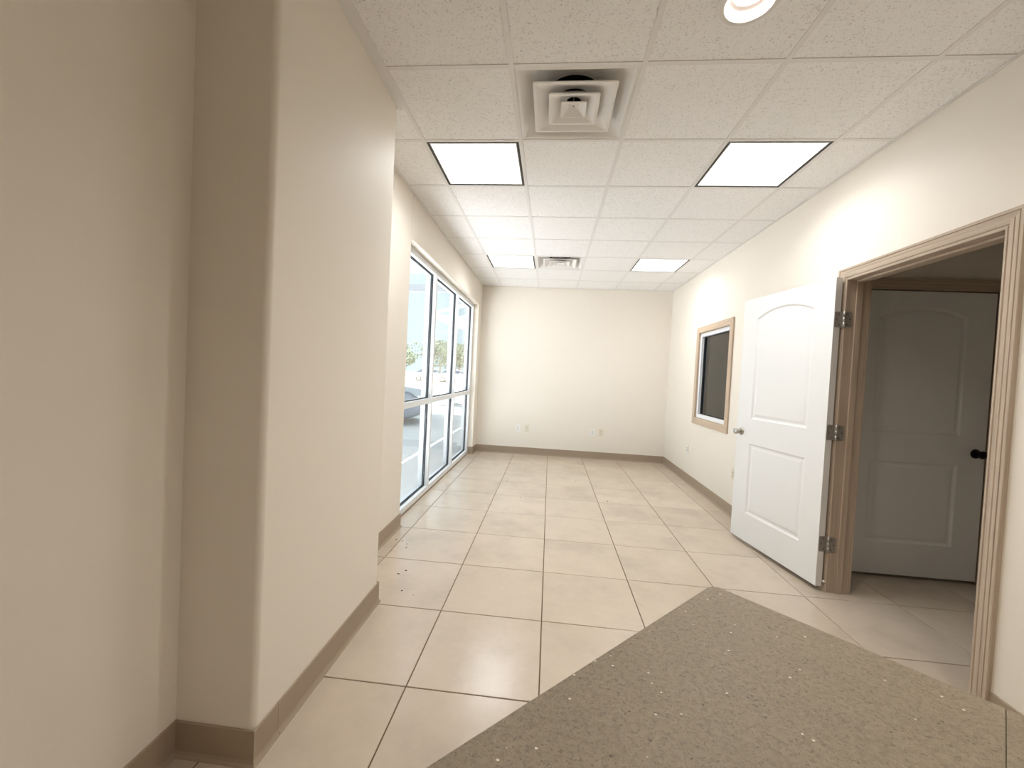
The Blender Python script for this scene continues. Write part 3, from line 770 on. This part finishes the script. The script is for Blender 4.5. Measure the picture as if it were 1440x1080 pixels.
cpart('wing_sheet', MB().add([(-0.7, 10.6, 2.46), (-0.7, 12.8, 2.46), (-2.85, 12.8, 2.94), (-2.85, 10.6, 2.94), (-0.7, 10.6, 2.68), (-0.7, 12.8, 2.68), (-2.85, 12.8, 3.10), (-2.85, 10.6, 3.10)],
                             [(0, 3, 2, 1), (4, 5, 6, 7), (0, 1, 5, 4), (1, 2, 6, 5), (2, 3, 7, 6), (3, 0, 4, 7)]))

# cars
def make_car(name, loc_, rotz, paint, label):
    """length along local x, nose at +x"""
    t = empty(name, loc_, (0, 0, rotz)); tag(t, label, 'car', 'parked cars')
    prof = [(-2.2, 0.32), (-2.22, 0.72), (-2.1, 0.93), (-1.5, 0.98), (0.75, 0.96), (1.9, 0.84), (2.15, 0.66), (2.2, 0.34), (1.9, 0.22), (-1.9, 0.22)]
    def shell(prof, ws): return MB().rings([[(x, s * w * (k if len(ws) else 1), z) for x, z in prof] for s, w, k in ws], True, True, True)
    L = []
    for y, k in ((-0.88, 0.93), (-0.84, 1.0), (0.84, 1.0), (0.88, 0.93)):
        L.append([(x * (0.985 if k < 1 else 1), y, 0.55 + (z - 0.55) * k) for x, z in prof])
    MB().rings(L, True, True, True).build('body', paint, t, bevel=0.03)
    cab = [(-1.75, 0.95), (-1.15, 1.38), (-0.2, 1.44), (0.35, 1.38), (1.05, 0.94)]
    MB().rings([[(x, -0.80 + (z - 0.94) * 0.30, z) for x, z in cab], [(x, 0.80 - (z - 0.94) * 0.30, z) for x, z in cab]], True, True, True).build('cabin_glass', MT['carglass'], t)
    MB().rings([[(x, y, z) for x, z in ((-1.2, 1.375), (-0.2, 1.445), (0.4, 1.375), (0.38, 1.41), (-0.2, 1.475), (-1.18, 1.41))] for y in (-0.67, 0.67)], True, True, True).build('roof', paint, t)
    for s in (-1, 1):
        MB().bar((-0.3, s * 0.81, 0.95), (-0.3, s * 0.675, 1.42), 0.10, 0.03).build('pillar', paint, t)
        MB().box(0.62, 0.80, s * 0.93 - 0.07, s * 0.93 + 0.07, 0.94, 1.06).build('mirror', paint, t, bevel=0.02)
        MB().box(2.02, 2.17, s * 0.62 - 0.16, s * 0.62 + 0.16, 0.62, 0.74).build('headlamp', MT['plate_w'], t, bevel=0.02)
        for x in (-1.35, 1.32):
            wv = MB().lathe([(0.20, -0.11), (0.31, -0.11), (0.33, -0.08), (0.33, 0.08), (0.31, 0.11), (0.20, 0.11)], 24, 'y').build('wheel', MT['tyre'], t, (x, s * 0.80, 0.33))
            MB().lathe([(0.20, -0.10), (0.05, -0.085), (0.05, 0.085), (0.20, 0.10)], 20, 'y', cap0=False).build('rim', MT['steel'], wv)
    return t
make_car('car', (-4.35, 7.9, GZ), R(8), MT['carpaint'], 'slate grey car parked close outside the first window bay')
make_car('car', (-12.6, 44.0, GZ), R(5), MT['carwhite'], 'small white car far off below the trees')
make_car('car', (-10.2, 46.0, GZ), R(-4), MT['carwhite'], 'second small white car far off, nearer the building corner')
# low pale building far off
hb = empty('far_building', (-26, 55, GZ)); tag(hb, 'low pale building far beyond the parked car', 'building')
MB().box(-7, 4, -3, 3, 0, 2.6).build('wall', MT['stucco'], hb); MB().box(-7.3, 4.3, -3.3, 3.3, 2.6, 2.85).build('roof', MT['roofw'], hb)
for k in range(3): MB().box(-5.5 + k * 3, -4.1 + k * 3, -3.04, -2.98, 0.9, 2.0).build('window', MT['carglass'], hb)
# trees on the horizon
def tree(x, y, h, rx, seed, label):
    rg = random.Random(seed); t = empty('tree', (x, y, GZ)); tag(t, label, 'tree', 'trees along the far edge of the field')
    MB().lathe([(0.22, 0), (0.15, h * 0.35), (0.06, h * 0.7)], 8, cap0=True, cap1=True).build('trunk', MT['bark'], t)
    bb = MB()
    blobs = [(rg.uniform(-0.6, 0.6) * rx, rg.uniform(-0.5, 0.5) * rx, h * rg.uniform(0.42, 0.85), rx * rg.uniform(0.35, 0.55)) for _ in range(11)]
    for bx_, by_, bz_, r_ in blobs:
        for q in range(150):
            u_, v_ = rg.uniform(-1, 1), rg.uniform(0, 2 * math.pi); s_ = math.sqrt(1 - u_ * u_); rr_ = r_ * rg.uniform(0.75, 1.05)
            c = Vector((bx_ + rr_ * s_ * math.cos(v_), by_ + rr_ * s_ * math.sin(v_), bz_ + rr_ * 0.8 * u_))
            a = Vector((rg.uniform(-1, 1), rg.uniform(-1, 1), rg.uniform(-1, 1))).normalized(); e = a.orthogonal().normalized() * 0.20; f_ = a.cross(e)
            bb.add([c + e, c + f_, c - e, c - f_], [(0, 1, 2, 3)])
    me = bb.mesh('crown', MT['leaf'], fix=False); obj('crown', me, t)
    return t
for k, (x, y, h, rx, lb) in enumerate([(-27.5, 74, 6.4, 4.2, 'leafy tree far off, leftmost in the first window bay'), (-26.5, 98, 8.6, 4.6, 'leafy tree far off, right one in the first window bay'),
                                       (-18.5, 84, 6.9, 4.0, 'leafy tree far off, left one in the middle window bay'), (-14.2, 71, 7.0, 4.4, 'leafy tree far off behind the white cars'),
                                       (-9.8, 84, 6.6, 3.8, 'leafy tree far off in the last window bay'), (-37, 74, 6.0, 4.2, 'leafy tree far off behind the low building')]):
    tree(x, y, h, rx, 20 + k, lb)
